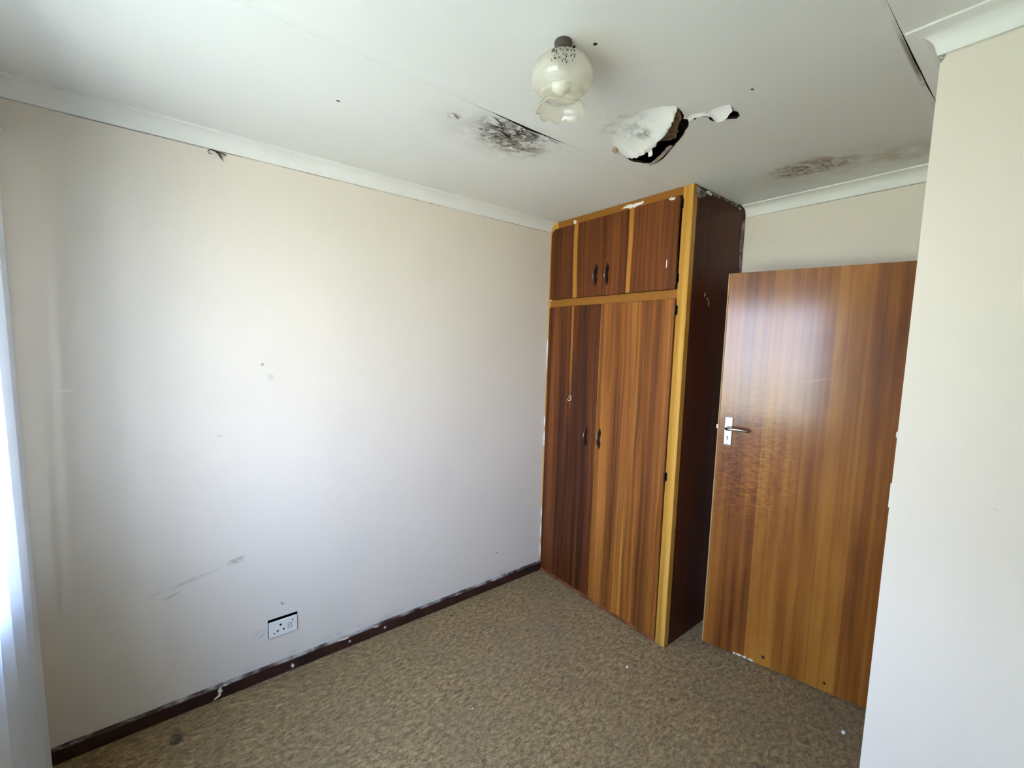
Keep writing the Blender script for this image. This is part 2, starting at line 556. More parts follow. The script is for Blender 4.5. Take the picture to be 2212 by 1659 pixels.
def door_leaf_mat():
    m = M('varnished flush door')
    x, y, z = m.sep()['X'], m.sep()['Y'], m.sep()['Z']
    # book of veneer leaves, each its own tone
    wnd = m.noise(1.0, 2, 0.5, 0, m.mapv(scale=(1.5, 0, 0.8)))
    leaf = m.math('FLOOR', m.math('ADD', m.math('DIVIDE', x, 0.128), 0.35))
    wn = m.n('ShaderNodeTexWhiteNoise', noise_dimensions='1D')
    m.l(m.math('ADD', leaf, 11.0), wn.inputs['W'])
    tone = wn.outputs['Value']
    rib = m.noise(1.0, 4, 0.6, 0.3, m.mapv((3, 0, 1), scale=(34, 0, 0.55)))
    fine = m.noise(1.0, 3, 0.65, 0, m.mapv(scale=(230, 0, 7)))
    # fiddleback ripple across the lower-free corner
    fid = m.noise(1.0, 4, 0.6, 0.8, m.mapv(rot=(0, 0.55, 0), scale=(26, 0, 75)))
    fidk = m.spot((0.16, 0, 1.08), (0.34, 1, 0.55), soft=0.9)
    big = m.noise(1.0, 3, 0.5, 0.8, m.mapv((7, 0, 2), scale=(5, 0, 0.9)))
    f = m.math('ADD', m.math('MULTIPLY', tone, 0.16), m.math('MULTIPLY', rib, 0.34))
    f = m.math('ADD', f, m.math('MULTIPLY', big, 0.40))
    f = m.math('ADD', f, m.math('MULTIPLY', fine, 0.10))
    f = m.math('ADD', f, m.math('MULTIPLY', m.math('MULTIPLY', m.math('SUBTRACT', fid, 0.5), fidk), 0.55))
    col = m.ramp(f, [(0.34, (0.110, 0.027, 0.004)), (0.47, (0.250, 0.080, 0.010)), (0.62, (0.42, 0.172, 0.023))])
    # dry scratch
    col = m.stain(col, (0.41, 0, 1.515), (0.075, 0.1, 0.0022), (0.55, 0.34, 0.18), k=0.8, ns=0, rot=(0, -0.24, 0), soft=0.8)
    m.bump(m.math('ADD', fine, m.math('MULTIPLY', rib, 1.5)), 0.10, 0.0015)
    return m.set(col=col, rough=0.45, spec=0.25, coat=0.75, coatr=0.17)


m_door = door_leaf_mat()
m_door_edge = plain('door lipping', (0.52, 0.30, 0.12), 0.5, var=0.2)
m_chrome = plain('dull chrome', (0.72, 0.74, 0.76), 0.22, metal=1.0, var=0.12, ns=60)
m_black = plain('black void', (0.006, 0.006, 0.006), 0.8, spec=0.1)
m_plate = plain('white plastic plate', (0.84, 0.83, 0.75), 0.35, var=0.06, ns=30)
m_rocker = plain('grey rocker', (0.58, 0.59, 0.56), 0.35)
m_soot = plain('dead insect legs', (0.05, 0.035, 0.03), 0.9, spec=0.1)
m_crumb = plain('plaster crumb', (0.86, 0.84, 0.80), 0.8, var=0.1, ns=200)
m_fluff = plain('dark fluff', (0.03, 0.025, 0.02), 0.95, spec=0.1)
m_frame_steel = plain('steel window paint', (0.72, 0.72, 0.70), 0.45)
m_sill = plain('sill paint', (0.70, 0.68, 0.64), 0.5)
m_jamb = plain('door frame paint', (0.62, 0.58, 0.52), 0.5)


def glass_pane():
    m = M('window glass')
    m.nt.nodes.remove(m.bsdf)
    t = m.n('ShaderNodeBsdfTransparent')
    g = m.n('ShaderNodeBsdfGlossy')
    g.inputs['Roughness'].default_value = 0.02
    lw = m.n('ShaderNodeLayerWeight')
    lw.inputs[0].default_value = 0.5
    mx = m.n('ShaderNodeMixShader')
    m.l(m.math('ADD', m.math('MULTIPLY', m.math('POWER', lw.outputs['Facing'], 5.0), 0.8), 0.05), mx.inputs[0])
    m.l(t.outputs[0], mx.inputs[1])
    m.l(g.outputs[0], mx.inputs[2])
    m.l(mx.outputs[0], m.out.inputs[0])
    return m.mat


def shade_glass():
    m = M('frosted lamp glass')
    m.nt.nodes.remove(m.bsdf)
    t = m.n('ShaderNodeBsdfTransparent')
    t.inputs[0].default_value = (0.97, 0.96, 0.91, 1)
    tr = m.n('ShaderNodeBsdfTranslucent')
    tr.inputs[0].default_value = (0.95, 0.94, 0.88, 1)
    df = m.n('ShaderNodeBsdfDiffuse')
    df.inputs[0].default_value = (0.94, 0.93, 0.87, 1)
    g = m.n('ShaderNodeBsdfGlossy')
    g.inputs['Roughness'].default_value = 0.16
    lw = m.n('ShaderNodeLayerWeight')
    lw.inputs[0].default_value = 0.5
    # fine turned rings
    z = m.sep()['Z']
    w = m.n('ShaderNodeTexWave', wave_type='BANDS', bands_direction='Z')
    m.l(m.tc, w.inputs['Vector'])
    w.inputs['Scale'].default_value = 42
    w.inputs['Distortion'].default_value = 1.2
    b = m.n('ShaderNodeBump')
    b.inputs['Strength'].default_value = 0.14
    b.inputs['Distance'].default_value = 0.002
    m.l(w.outputs['Fac'], b.inputs['Height'])
    for s in (df, g, tr):
        m.l(b.outputs[0], s.inputs['Normal'])
    a = m.n('ShaderNodeMixShader')
    a.inputs[0].default_value = 0.5
    m.l(df.outputs[0], a.inputs[1])
    m.l(tr.outputs[0], a.inputs[2])
    c = m.n('ShaderNodeMixShader')
    # the bulb end is frosted more than the clear frill
    fr = m.rng(z, -0.150, -0.120, 0.12, 0.36)
    m.l(fr, c.inputs[0])
    m.l(t.outputs[0], c.inputs[1])
    m.l(a.outputs[0], c.inputs[2])
    e = m.n('ShaderNodeMixShader')
    m.l(m.math('ADD', m.math('MULTIPLY', m.math('POWER', lw.outputs['Facing'], 4.0), 0.35), 0.045), e.inputs[0])
    m.l(c.outputs[0], e.inputs[1])
    m.l(g.outputs[0], e.inputs[2])
    m.l(e.outputs[0], m.out.inputs[0])
    return m.mat


def curtain_mat():
    m = M('white curtain cloth')
    m.nt.nodes.remove(m.bsdf)
    d = m.n('ShaderNodeBsdfDiffuse')
    d.inputs[0].default_value = (0.86, 0.88, 0.90, 1)
    t = m.n('ShaderNodeBsdfTranslucent')
    t.inputs[0].default_value = (0.86, 0.89, 0.93, 1)
    a = m.n('ShaderNodeMixShader')
    a.inputs[0].default_value = 0.50
    m.l(d.outputs[0], a.inputs[1])
    m.l(t.outputs[0], a.inputs[2])
    m.l(a.outputs[0], m.out.inputs[0])
    return m.mat


def garden_mat():
    m = M('dry sunlit lawn')
    col = m.mix(m.rng(m.noise(0.8, 5), 0.35, 0.65), (0.29, 0.30, 0.20), (0.40, 0.37, 0.29))
    return m.set(col=col, rough=0.95, spec=0.1)


m_glass = glass_pane()
m_shade = shade_glass()
m_curtain = curtain_mat()
m_garden = garden_mat()
m_roof = plain('roof sheet', (0.25, 0.22, 0.20), 0.7)

# ------------------------------------------------------------------ room shell
def structure(o, label, cat):
    return tag(o, label, cat, kind='structure')


T = 0.11
bm = bmesh.new()
box(bm, XW - 0.22, D + T, YRIGHT - T, T, -0.12, 0.0)
structure(done('floor', bm, m_carpet), 'beige brown cut pile carpet covering the whole floor', 'floor')

SX0, SX1, SZ0, SZ1 = -1.7560, -1.6252, 0.1945, 0.2885     # hole for the socket box
structure(done('wall_left', slab([rect(XW - 0.22, D + T, 0.0, TOPZ), rect(SX0, SX1, SZ0, SZ1)], 1, 0.0, T), m_wall_left),
          'long pale cream plaster wall with the socket', 'wall')
structure(boxobj('wall_back', (D, D + T, YRIGHT - T, 0.0, 0.0, TOPZ), m_wall_back), 'cream plaster wall behind the cupboard and open door', 'wall')
structure(boxobj('wall_right', (XW - 0.22, D, YRIGHT - T, YRIGHT, 0.0, TOPZ), m_wall), 'cream plaster wall on the right beyond the picture', 'wall')
structure(done('wall_window', slab([rect(YRIGHT, 0.0, 0.0, TOPZ), rect(WIN_Y1, WIN_Y0, WIN_Z0, WIN_Z1)], 0, XW, XW - 0.22), m_wall),
          'cream plaster wall with the window behind the viewer', 'wall')
structure(boxobj('wall_front', (XR, XR + T, YRIGHT, YR, 0.0, H), m_wall_front), 'pale wall at the right edge ending in an outside corner', 'wall')
wf = bpy.data.objects['wall_front']
for zc, hh in ((1.428, 0.008), (1.255, 0.035)):
    bm = bmesh.new()
    box(bm, XR + 0.0006, XR + 0.006, YR - 0.001, YR + 0.003, zc - hh, zc + hh)
    bmesh.ops.bevel(bm, geom=list(bm.edges), offset=0.0012, segments=1, affect='EDGES')
    done('paint_chip', bm, m_chip_white, wf)
DX0, DX1 = -0.375, 0.47
structure(done('wall_return', slab([[(XR + T, 0), (DX0, 0), (DX0, 2.06), (DX1, 2.06), (DX1, 0), (D, 0), (D, H), (XR + T, H)]], 1, YR, YR - T), m_wall),
          'return wall with the doorway hidden behind the right corner', 'wall')
structure(boxobj('roof', (XW - 0.4, D + 0.4, YRIGHT - 0.4, 0.4, TOPZ, TOPZ + 0.05), m_roof), 'roof sheet above the ceiling void', 'roof')
bm = bmesh.new()
box(bm, -40, XW - 0.22, -30, 30, -0.5, -0.35)
structure(done('garden_ground', bm, m_garden), 'dry sunlit lawn outside the window', 'ground')

# unseen hedge, added outside to cut the window light on the right wall
m_blocker_hedge = plain('light blocking hedge', (0.06, 0.085, 0.028), 0.8, spec=0.2, var=0.6, ns=3, bump=0.5)
bm = bmesh.new()
rh = random.Random(8)
HX, HY0, HY1, HZ = -6.2, -0.75, 9.0, 3.6
ny, nz = 54, 24
for face in (0, 1):
    gg = [[bm.verts.new((HX - 1.2 * face + rh.uniform(-0.12, 0.12), HY0 + (HY1 - HY0) * i / ny + rh.uniform(-0.05, 0.05), -0.36 + (HZ + 0.36) * j / nz + rh.uniform(-0.05, 0.05))) for j in range(nz + 1)] for i in range(ny + 1)]
    for i in range(ny):
        for j in range(nz):
            bm.faces.new((gg[i][j], gg[i + 1][j], gg[i + 1][j + 1], gg[i][j + 1]))
    if face == 0:
        g0 = gg
for i in range(ny):
    bm.faces.new((g0[i][nz], g0[i + 1][nz], gg[i + 1][nz], gg[i][nz]))
for i in (0, ny):
    for j in range(nz):
        bm.faces.new((g0[i][j], g0[i][j + 1], gg[i][j + 1], gg[i][j]))
structure(done('added_blocker_hedge', bm, m_blocker_hedge), 'tall green hedge added outside the window to dim the right wall', 'hedge')

# ceiling boards ------------------------------------------------------
ceiling = empty('ceiling', (0, 0, 0))
structure(ceiling, 'painted white ceiling boards with mould, a torn hole and water stains', 'ceiling')
CT = 0.009
m_edge_shade = plain('board edge painted gap shade', (0.045, 0.034, 0.025), 0.9, spec=0.1, var=0.5, ns=60)  # near-black edges: shade inside joints and hole put into the colour


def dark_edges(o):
    o.data.materials.append(m_edge_shade)
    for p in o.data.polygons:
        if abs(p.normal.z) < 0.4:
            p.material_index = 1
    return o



def frange(a, b, step):
    n = max(1, int(round((b - a) / step)))
    return [a + (b - a) * i / n for i in range(n + 1)]


rnd = random.Random(3)
# board over the left wall: its free edge at y = -0.905 has pulled back and buckled by the mould
xs = frange(XW - 0.2, -1.32, 0.12)[:-1] + frange(-1.32, -0.70, 0.0125)[:-1] + frange(-0.70, D + 0.05, 0.12)
ys = [0.05, -0.2, -0.4, -0.55] + frange(-0.62, -0.9050, 0.0125)
jit = {i: rnd.uniform(-1, 1) for i in range(len(xs))}


def gap_at(x):
    if x < -1.16 or x > -0.78:
        return 0.0
    t = (x + 1.16) / 0.38
    return 0.0028 * math.sin(math.pi * t) ** 0.5 + 0.009 * math.exp(-((t - 0.52) / 0.17) ** 2)


bm = bmesh.new()
rows = []
for i, x in enumerate(xs):
    row = []
    for y in ys:
        e = max(0.0, (y + 0.62) / -0.285) if y < -0.62 else 0.0
        yy = y
        g = gap_at(x)
        if y < -0.88:
            yy = y + g * ((-0.88 - y) / 0.025) + 0.0015 * jit[i] * (1 if g > 0.001 else 0)
        dx = (x + 0.98) / 0.16
        dy = (y + 0.80) / 0.09
        bul = math.exp(-(dx * dx + dy * dy))
        rough_ = rnd.uniform(-1, 1) * 0.0022 * bul
        row.append((x, yy, H - 0.007 * bul + rough_))
    rows.append(row)
sheet(bm, rows, CT)
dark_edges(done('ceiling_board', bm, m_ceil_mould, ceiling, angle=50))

# middle board with the torn hole
hole = [(-0.684, -1.349), (-0.648, -1.345), (-0.615, -1.336), (-0.598, -1.323), (-0.580, -1.330), (-0.560, -1.322),
        (-0.542, -1.312), (-0.528, -1.300), (-0.514, -1.282), (-0.490, -1.262), (-0.462, -1.228), (-0.446, -1.205), (-0.428, -1.183),
        (-0.404, -1.150), (-0.378, -1.118), (-0.356, -1.086), (-0.344, -1.057), (-0.336, -1.030), (-0.350, -1.008), (-0.390, -1.000),
        (-0.423, -0.984), (-0.450, -0.982), (-0.500, -0.990), (-0.560, -1.028), (-0.575, -1.060), (-0.619, -1.139), (-0.656, -1.221), (-0.680, -1.294)]
crack = [(-0.560, -1.345), (-0.569, -1.360), (-0.560, -1.376), (-0.540, -1.386), (-0.519, -1.380), (-0.500, -1.384), (-0.484, -1.400), (-0.478, -1.425), (-0.458, -1.446),
         (-0.468, -1.462), (-0.500, -1.470), (-0.520, -1.462), (-0.528, -1.440), (-0.524, -1.412), (-0.524, -1.400), (-0.544, -1.400), (-0.566, -1.388), (-0.578, -1.362), (-0.568, -1.345)]
y_j1, y_j2 = -0.9052, -1.9105
j2 = [(XW - 0.2, y_j2), (-0.75, y_j2), (-0.55, y_j2 + 0.0015), (-0.40, y_j2 + 0.0034), (-0.30, y_j2 + 0.0022), (-0.22, y_j2 + 0.0032), (-0.1, y_j2 + 0.001), (0.05, y_j2), (D + 0.05, y_j2)]
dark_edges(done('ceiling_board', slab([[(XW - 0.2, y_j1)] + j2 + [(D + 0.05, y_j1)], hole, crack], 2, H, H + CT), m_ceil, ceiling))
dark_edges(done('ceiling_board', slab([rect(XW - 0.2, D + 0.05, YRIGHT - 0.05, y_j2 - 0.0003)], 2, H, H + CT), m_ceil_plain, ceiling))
# plastered joint strips stand a hair below the boards
for yc, xa, xb in ((-0.931, XW, -0.7),):
    bm = bmesh.new()
    pts = frange(xa, D, 0.06)
    lo, hi = [], []
    rr = random.Random(5)
    rows = [[(x, -0.9085 + rr.uniform(-0.001, 0.001), H - 0.0002), (x, -0.925, H - 0.0018), (x, -0.945, H - 0.0018), (x, -0.957 + rr.uniform(-0.0025, 0.0025), H - 0.0002)] for x in pts if not (-0.60 < x < -0.30)]
    sheet(bm, rows[:len([x for x in pts if x <= -0.60])], 0.0002)
    sheet(bm, rows[len([x for x in pts if x <= -0.60]):], 0.0002)
    done('joint_strip', bm, m_ceil_plain, ceiling)


def lerp(a, b, t):
    return tuple(a[i] + (b[i] - a[i]) * t for i in range(3))


def hang(name, hinge, free, mat, thick=0.004, curl=0.5, n=7, nrm=None):
    """skin hanging from hinge line to free edge with a curled section"""
    bm = bmesh.new()
    rows = []
    for a, b in zip(hinge, free):
        row = []
        for k in range(n):
            t = k / (n - 1)
            p = lerp(a, b, t)
            z = a[2] + (b[2] - a[2]) * (t ** (1 + curl))
            row.append((p[0], p[1], z))
        rows.append(row)
    sheet(bm, rows, thick, nrm)
    return done(name, bm, mat, ceiling, angle=60)


# the big flap of skin that sags into the room, seen from its painted side
def smooth_line(pts, n, jag=0.0, seed=1):
    r_ = random.Random(seed)
    out = []
    for i in range(n):
        t = (len(pts) - 1) * i / (n - 1)
        k = min(len(pts) - 2, int(t))
        p = lerp(pts[k], pts[k + 1], t - k)
        e = jag * (0.0 if i in (0, n - 1) else 1.0)
        out.append((p[0] + r_.uniform(-e, e), p[1] + r_.uniform(-e, e) * 0.6, p[2] + r_.uniform(-e, e) * 0.5))
    return out


U = H + 0.0015
hinge = [(-0.700, -1.352, U), (-0.735, -1.318, U), (-0.765, -1.27, U), (-0.775, -1.215, U), (-0.765, -1.165, U), (-0.740, -1.11, U), (-0.700, -1.06, U), (-0.650, -1.025, U), (-0.595, -1.0, U)]
free = [(-0.684, -1.351, H - 0.001), (-0.678, -1.337, 2.444), (-0.660, -1.310, 2.429), (-0.638, -1.278, 2.419), (-0.611, -1.230, 2.414), (-0.574, -1.175, 2.414), (-0.555, -1.119, 2.417), (-0.543, -1.067, 2.424), (-0.534, -1.024, 2.446)]
hang('hanging_flap', smooth_line(hinge, 33), smooth_line(free, 33, 0.0055, 4), m_ceil, 0.004, 1.0, 12, Vector((0.004, -0.001, 0.002)))
# a tongue torn off the lip of that flap
hang('torn_strip', [(-0.580, -1.185, 2.420), (-0.572, -1.172, 2.418), (-0.566, -1.160, 2.418)], [(-0.560, -1.175, 2.402), (-0.553, -1.164, 2.400), (-0.552, -1.150, 2.404)], m_flap, 0.003, 0.0, 4)
# brown paper layer that shows inside the hole
pa = [(-0.690, -1.350, H + 0.003), (-0.682, -1.325, H + 0.000), (-0.665, -1.295, H - 0.008), (-0.640, -1.250, H - 0.014), (-0.606, -1.20, H - 0.016), (-0.57, -1.15, H - 0.016)]
pb = [(-0.650, -1.341, H - 0.002), (-0.602, -1.315, H - 0.008), (-0.578, -1.292, H - 0.006), (-0.532, -1.264, H - 0.004), (-0.494, -1.228, H - 0.001), (-0.482, -1.190, H + 0.004)]
hang('torn_paper', smooth_line(pa, 16), smooth_line(pb, 16, 0.006, 8), m_paper, 0.002, 0.0, 5)
pa = [(-0.57, -1.118, H - 0.016), (-0.54, -1.06, H - 0.014), (-0.515, -1.02, H - 0.006)]
pb = [(-0.492, -1.075, H - 0.006), (-0.466, -1.030, H - 0.006), (-0.462, -1.000, H - 0.003)]
hang('torn_paper', smooth_line(pa, 9), smooth_line(pb, 9, 0.006, 9), m_paper, 0.002, 0.0, 4)
# lower lip of the hole, bent down, with its broken white edge
pa = [(-0.430, -1.178, H), (-0.404, -1.140, H), (-0.378, -1.105, H), (-0.356, -1.070, H), (-0.338, -1.030, H), (-0.330, -1.005, H)]
pb = [(-0.455, -1.176, H - 0.006), (-0.446, -1.140, H - 0.020), (-0.434, -1.108, H - 0.026), (-0.418, -1.078, H - 0.028), (-0.403, -1.045, H - 0.024), (-0.393, -1.02, H - 0.012)]
hang('hanging_flap', smooth_line(pa, 16), smooth_line(pb, 16, 0.004, 10), m_flap, 0.005, 0.2, 5, Vector((0.003, 0.001, 0.005)))
# small curls: left end of the tear and the far flake with its crack
hang('peeling_flake', [(-0.604, -1.026, H - 0.001), (-0.598, -1.010, H - 0.001), (-0.588, -0.996, H - 0.001), (-0.575, -0.988, H - 0.001)],
     [(-0.592, -1.024, H - 0.006), (-0.580, -1.010, H - 0.016), (-0.574, -1.000, H - 0.013), (-0.566, -0.990, H - 0.004)], m_board, 0.003)
hang('peeling_flake', smooth_line([(-0.580, -1.395, U), (-0.586, -1.425, U), (-0.584, -1.45, U), (-0.570, -1.474, U)], 9),
     smooth_line([(-0.520, -1.398, H - 0.010), (-0.530, -1.418, H - 0.026), (-0.530, -1.444, H - 0.028), (-0.540, -1.470, H - 0.012)], 9, 0.003, 3), m_flap, 0.003, 0.4)
hang('peeling_flake', [(-0.600, -1.335, U), (-0.606, -1.360, U), (-0.592, -1.388, U), (-0.570, -1.400, U)],
     [(-0.580, -1.336, H - 0.007), (-0.586, -1.360, H - 0.008), (-0.574, -1.386, H - 0.007), (-0.548, -1.398, H - 0.006)], m_flap, 0.002)
# flakes lifting in the mould patch
for hg, fr_ in (
    ([(-1.100, -0.803, H - 0.004), (-1.050, -0.775, H - 0.006), (-1.000, -0.762, H - 0.006)], [(-1.045, -0.826, H - 0.010), (-1.000, -0.815, H - 0.016), (-0.958, -0.795, H - 0.020)]),
    ([(-1.135, -0.870, H - 0.003), (-1.115, -0.850, H - 0.003), (-1.09, -0.838, H - 0.003)], [(-1.115, -0.885, H - 0.006), (-1.085, -0.872, H - 0.008), (-1.06, -0.858, H - 0.008)]),
    ([(-0.98, -0.872, H - 0.003), (-0.945, -0.862, H - 0.003), (-0.915, -0.858, H - 0.003)], [(-0.965, -0.888, H - 0.007), (-0.93, -0.884, H - 0.010), (-0.90, -0.88, H - 0.007)]),
    ([(-0.86, -0.872, H - 0.001), (-0.835, -0.862, H - 0.001), (-0.81, -0.868, H - 0.001)], [(-0.855, -0.892, H - 0.004), (-0.83, -0.89, H - 0.006), (-0.80, -0.888, H - 0.004)]),
    ([(-1.262, -0.800, H - 0.001), (-1.25, -0.785, H - 0.001), (-1.235, -0.778, H - 0.001)], [(-1.24, -0.806, H - 0.004), (-1.225, -0.798, H - 0.006), (-1.212, -0.787, H - 0.004)]),
):
    hang('peeling_flake', hg, fr_, m_ceil_mould, 0.002, 0.2, 4)

# roof timbers over the hole
bm = bmesh.new()
box(bm, XW, D, -1.30, -1.25, H + 0.05, H + 0.16)
structure(done('trim_1', bm, m_void), 'dark roof timber above the torn ceiling hole', 'beam')

# cornices -----------------------------------------------------------
PROF = [(0.0, HC), (0.0055, HC), (0.0065, HC - 0.0055)]
for k in range(9):
    a = math.radians(4 + 82 * k / 8)
    PROF.append((PC - 0.008 - (PC - 0.0155) * math.cos(a) + 0.001, HC - 0.008 - (HC - 0.0145) * math.sin(a) + 0.001))
PROF += [(PC - 0.006, 0.0065), (PC, 0.0055), (PC, 0.0)]


def cornice(name, path, into, mat, label):
    """path: 2-D wall line points; into: room-ward offset direction for each point, mitred"""
    bm = bmesh.new()
    rings = []
    for (x, y), (ix, iy) in zip(path, into):
        rings.append([bm.verts.new((x + ix * a, y + iy * a, H - d)) for a, d in PROF] + [bm.verts.new((x, y, H))])
    for r0, r1 in zip(rings, rings[1:]):
        for i in range(len(r0)):
            j = (i + 1) % len(r0)
            bm.faces.new((r0[i], r0[j], r1[j], r1[i]))
    bm.faces.new(rings[0])
    bm.faces.new(list(reversed(rings[-1])))
    return structure(done(name, bm, mat, angle=35), label, 'cornice')


E_ = 0.0004
cornice('trim_2', [(XW + E_, -E_), (-1.6, -E_), (-0.8, -E_), (-0.002, -E_)], [(0, -1), (0, -1), (0, -1), (0, -1)], m_corn_l, 'white coved cornice with cracks above the long left wall')
cornice('trim_3', [(D - E_, -W - 0.004), (D - E_, YR)], [(-1, 0), (-1, 1)], m_corn, 'white coved cornice above the open door')
cornice('trim_4', [(D - E_, YR + E_), (XR - E_, YR + E_), (XR - E_, YRIGHT)], [(-1, 1), (-1, 1), (-1, 0)], m_corn, 'white coved cornice turning the outside corner at upper right')

# skirting -----------------------------------------------------------
bm = bmesh.new()
sk = [(0.0, 0.0), (-0.015, 0.0), (-0.015, 0.054), (-0.011, 0.0615), (-0.004, 0.0634), (0.0, 0.0634)]
rr = random.Random(2)
xs_ = frange(XW + 0.001, -0.001, 0.05)
rings = []
for x in xs_:
    rings.append([bm.verts.new((x, y - E_, z + (rr.uniform(-0.0012, 0.0012) if z > 0.05 else 0))) for y, z in sk])
for r0, r1 in zip(rings, rings[1:]):
    for i in range(len(sk)):
        j = (i + 1) % len(sk)
        bm.faces.new((r0[i], r0[j], r1[j], r1[i]))
bm.faces.new(rings[0])
bm.faces.new(list(reversed(rings[-1])))
skirt = structure(done('baseboard_left', bm, m_skirt), 'dark brown chipped skirting along the left wall', 'skirting')


def chip(name, pts, mat, parent, axis, at, thick):
    return done(name, slab([pts], axis, at, at + thick), mat, parent)


def ragged(cx, cy, rx, ry, n, seed, k=0.35):
    r_ = random.Random(seed)
    return [(cx + rx * math.cos(2 * math.pi * i / n) * (1 + r_.uniform(-k, k)), cy + ry * math.sin(2 * math.pi * i / n) * (1 + r_.uniform(-k, k))) for i in range(n)]


chip('paint_chip', [(-1.958, 0.053), (-1.945, 0.055), (-1.950, 0.045), (-1.944, 0.036), (-1.951, 0.026), (-1.953, 0.014), (-1.966, 0.007), (-1.981, 0.004), (-1.974, 0.014), (-1.962, 0.020), (-1.960, 0.032), (-1.964, 0.040)], m_chip, skirt, 1, -0.0155, -0.0009)
for cx, cz, a, b, s in ((-1.655, 0.022, 0.006, 0.011, 2), (-1.375, 0.030, 0.006, 0.006, 3), (-1.405, 0.055, 0.030, 0.0045, 4), (-1.18, 0.028, 0.005, 0.007, 5), (-1.23, 0.054, 0.016, 0.004, 6), (-1.93, 0.056, 0.014, 0.004, 8), (-0.70, 0.057, 0.03, 0.003, 9), (-0.42, 0.056, 0.02, 0.003, 10)):
    chip('paint_chip', ragged(cx, cz, a, b, 9, s), m_chip, skirt, 1, -0.0155, -0.0008)

# window -------------------------------------------------------------
win = structure(empty('window_1', (XW - 0.12, 0, 0)), 'steel framed window in the wall behind the viewer', 'window')
fx0, fx1 = -0.02, 0.02
bm = bmesh.new()
for b in ((WIN_Y1, WIN_Y0, WIN_Z0, WIN_Z0 + 0.04), (WIN_Y1, WIN_Y0, WIN_Z1 - 0.04, WIN_Z1), (WIN_Y1, WIN_Y1 + 0.04, WIN_Z0, WIN_Z1), (WIN_Y0 - 0.04, WIN_Y0, WIN_Z0, WIN_Z1)):
    box(bm, fx0, fx1, *b)
done('window_frame', bm, m_frame_steel, win)
NL = 4
wid = (WIN_Y0 - WIN_Y1) / NL
for k in range(1, NL):
    y = WIN_Y1 + wid * k
    boxobj('mullion', (fx0, fx1, y - 0.018, y + 0.018, WIN_Z0 + 0.04, WIN_Z1 - 0.04), m_frame_steel, win, 0.003)
for k in range(NL):
    ya, yb = WIN_Y1 + wid * k + 0.02, WIN_Y1 + wid * (k + 1) - 0.02
    boxobj('transom', (fx0, fx1, ya, yb, 1.74, 1.765), m_frame_steel, win, 0.003)
    for za, zb in ((WIN_Z0 + 0.03, 1.745), (1.76, WIN_Z1 - 0.03)):
        bm = bmesh.new()
        vv = [bm.verts.new((0, y, z)) for y, z in ((ya - 0.005, za), (yb + 0.005, za), (yb + 0.005, zb), (ya - 0.005, zb))]
        bm.faces.new(vv)
        done('pane', bm, m_glass, win)
boxobj('window_sill', (0.0, 0.17, WIN_Y1 - 0.04, WIN_Y0 + 0.04, WIN_Z0 - 0.03, WIN_Z0), m_sill, win, 0.006)

# curtain ------------------------------------------------------------
cur = tag(empty('curtain', (-2.475, -0.5, 0.0)), 'bright white curtain hanging at the left edge of the picture', 'curtain')
bm = bmesh.new()
CY0, CY1 = 0.275, -0.22
cols = []
N = 190
for i in range(N + 1):
    t = i / N
    y = CY0 + (CY1 - CY0) * t
    cols.append((y, t))
zs = [0.05, 0.3, 0.6, 0.9, 1.2, 1.5, 1.8, 2.05, 2.26]
g = []
for z in zs:
    k = 1 - z / 2.3
    row = []
    for y, t in cols:
        amp = 0.020 + 0.012 * k
        ph = 2 * math.pi * (t * 5.5) + 0.6 * math.sin(3.1 * t + z * 0.8)
        ease = min(1.0, t / 0.05)
        row.append(bm.verts.new((amp * math.sin(ph) * ease + 0.004 * math.sin(ph * 2.3 + z), y + 0.05 * k * (1 - t) - 0.006 * math.sin(2 * ph), z)))
    g.append(row)
for a in range(len(g) - 1):
    for i in range(N):
        bm.faces.new((g[a][i], g[a][i + 1], g[a + 1][i + 1], g[a + 1][i]))
fs = list(bm.faces)
# rolled hem down the free edge
done('curtain_cloth', bm, m_curtain, cur, smooth=True)
bm = bmesh.new()
tube(bm, [(0.0, CY0 + 0.05 * (1 - z / 2.3), z) for z in zs], 0.004, 6)
done('hem', bm, m_curtain, cur, smooth=True)
bm = bmesh.new()
tube(bm, [(0, 0.40, 2.275), (0, -0.4, 2.275), (0, -1.2, 2.275), (0, -2.1, 2.275)], 0.009, 10)
done('curtain_rail', bm, m_frame_steel, cur, smooth=True)
for y in (0.36, -2.06):
    boxobj('rail_bracket', (-0.105, 0.010, y - 0.008, y + 0.008, 2.262, 2.288), m_frame_steel, cur, 0.002)

# ------------------------------------------------------------------ built-in cupboard
cup = tag(empty('built_in_cupboard', (0, 0, 0)), 'tall ceiling-high wooden cupboard with four doors standing in the corner', 'cupboard')
FT = 0.020      # frame thickness; frame front at x = 0
G = 0.0008
zt = H - 0.0015


def cove_cut(n=8, gap=0.003):
    """points (offset from wall, height) round the cornice from below to ceiling"""
    pts = []
    for k in range(n + 1):
        a = math.radians(90 * k / n)
        pts.append((gap + (PC + 0.002) * (1 - math.cos(a)), H - HC - 0.004 + (HC + 0.0025) * math.sin(a)))
    return pts


cc = cove_cut()
# left stile runs up beside the wall and rounds over the cornice
inner = 0.0255
outl = [(-0.001, 0.03)] + [(-max(0.001, a), z) for a, z in cc] + [(-(PC + 0.012), 2.4245), (-inner - 0.020, 2.4225), (-inner - 0.004, 2.410), (-inner, 2.39), (-inner, 0.03)]
done('stile', slab([outl], 0, 0.0, FT), m_pine, cup)
# right post, the broad yellow one
boxobj('stile', (0.0, FT + 0.02, -W, -0.9765, 0.004, zt), m_pine, cup, 0.002)
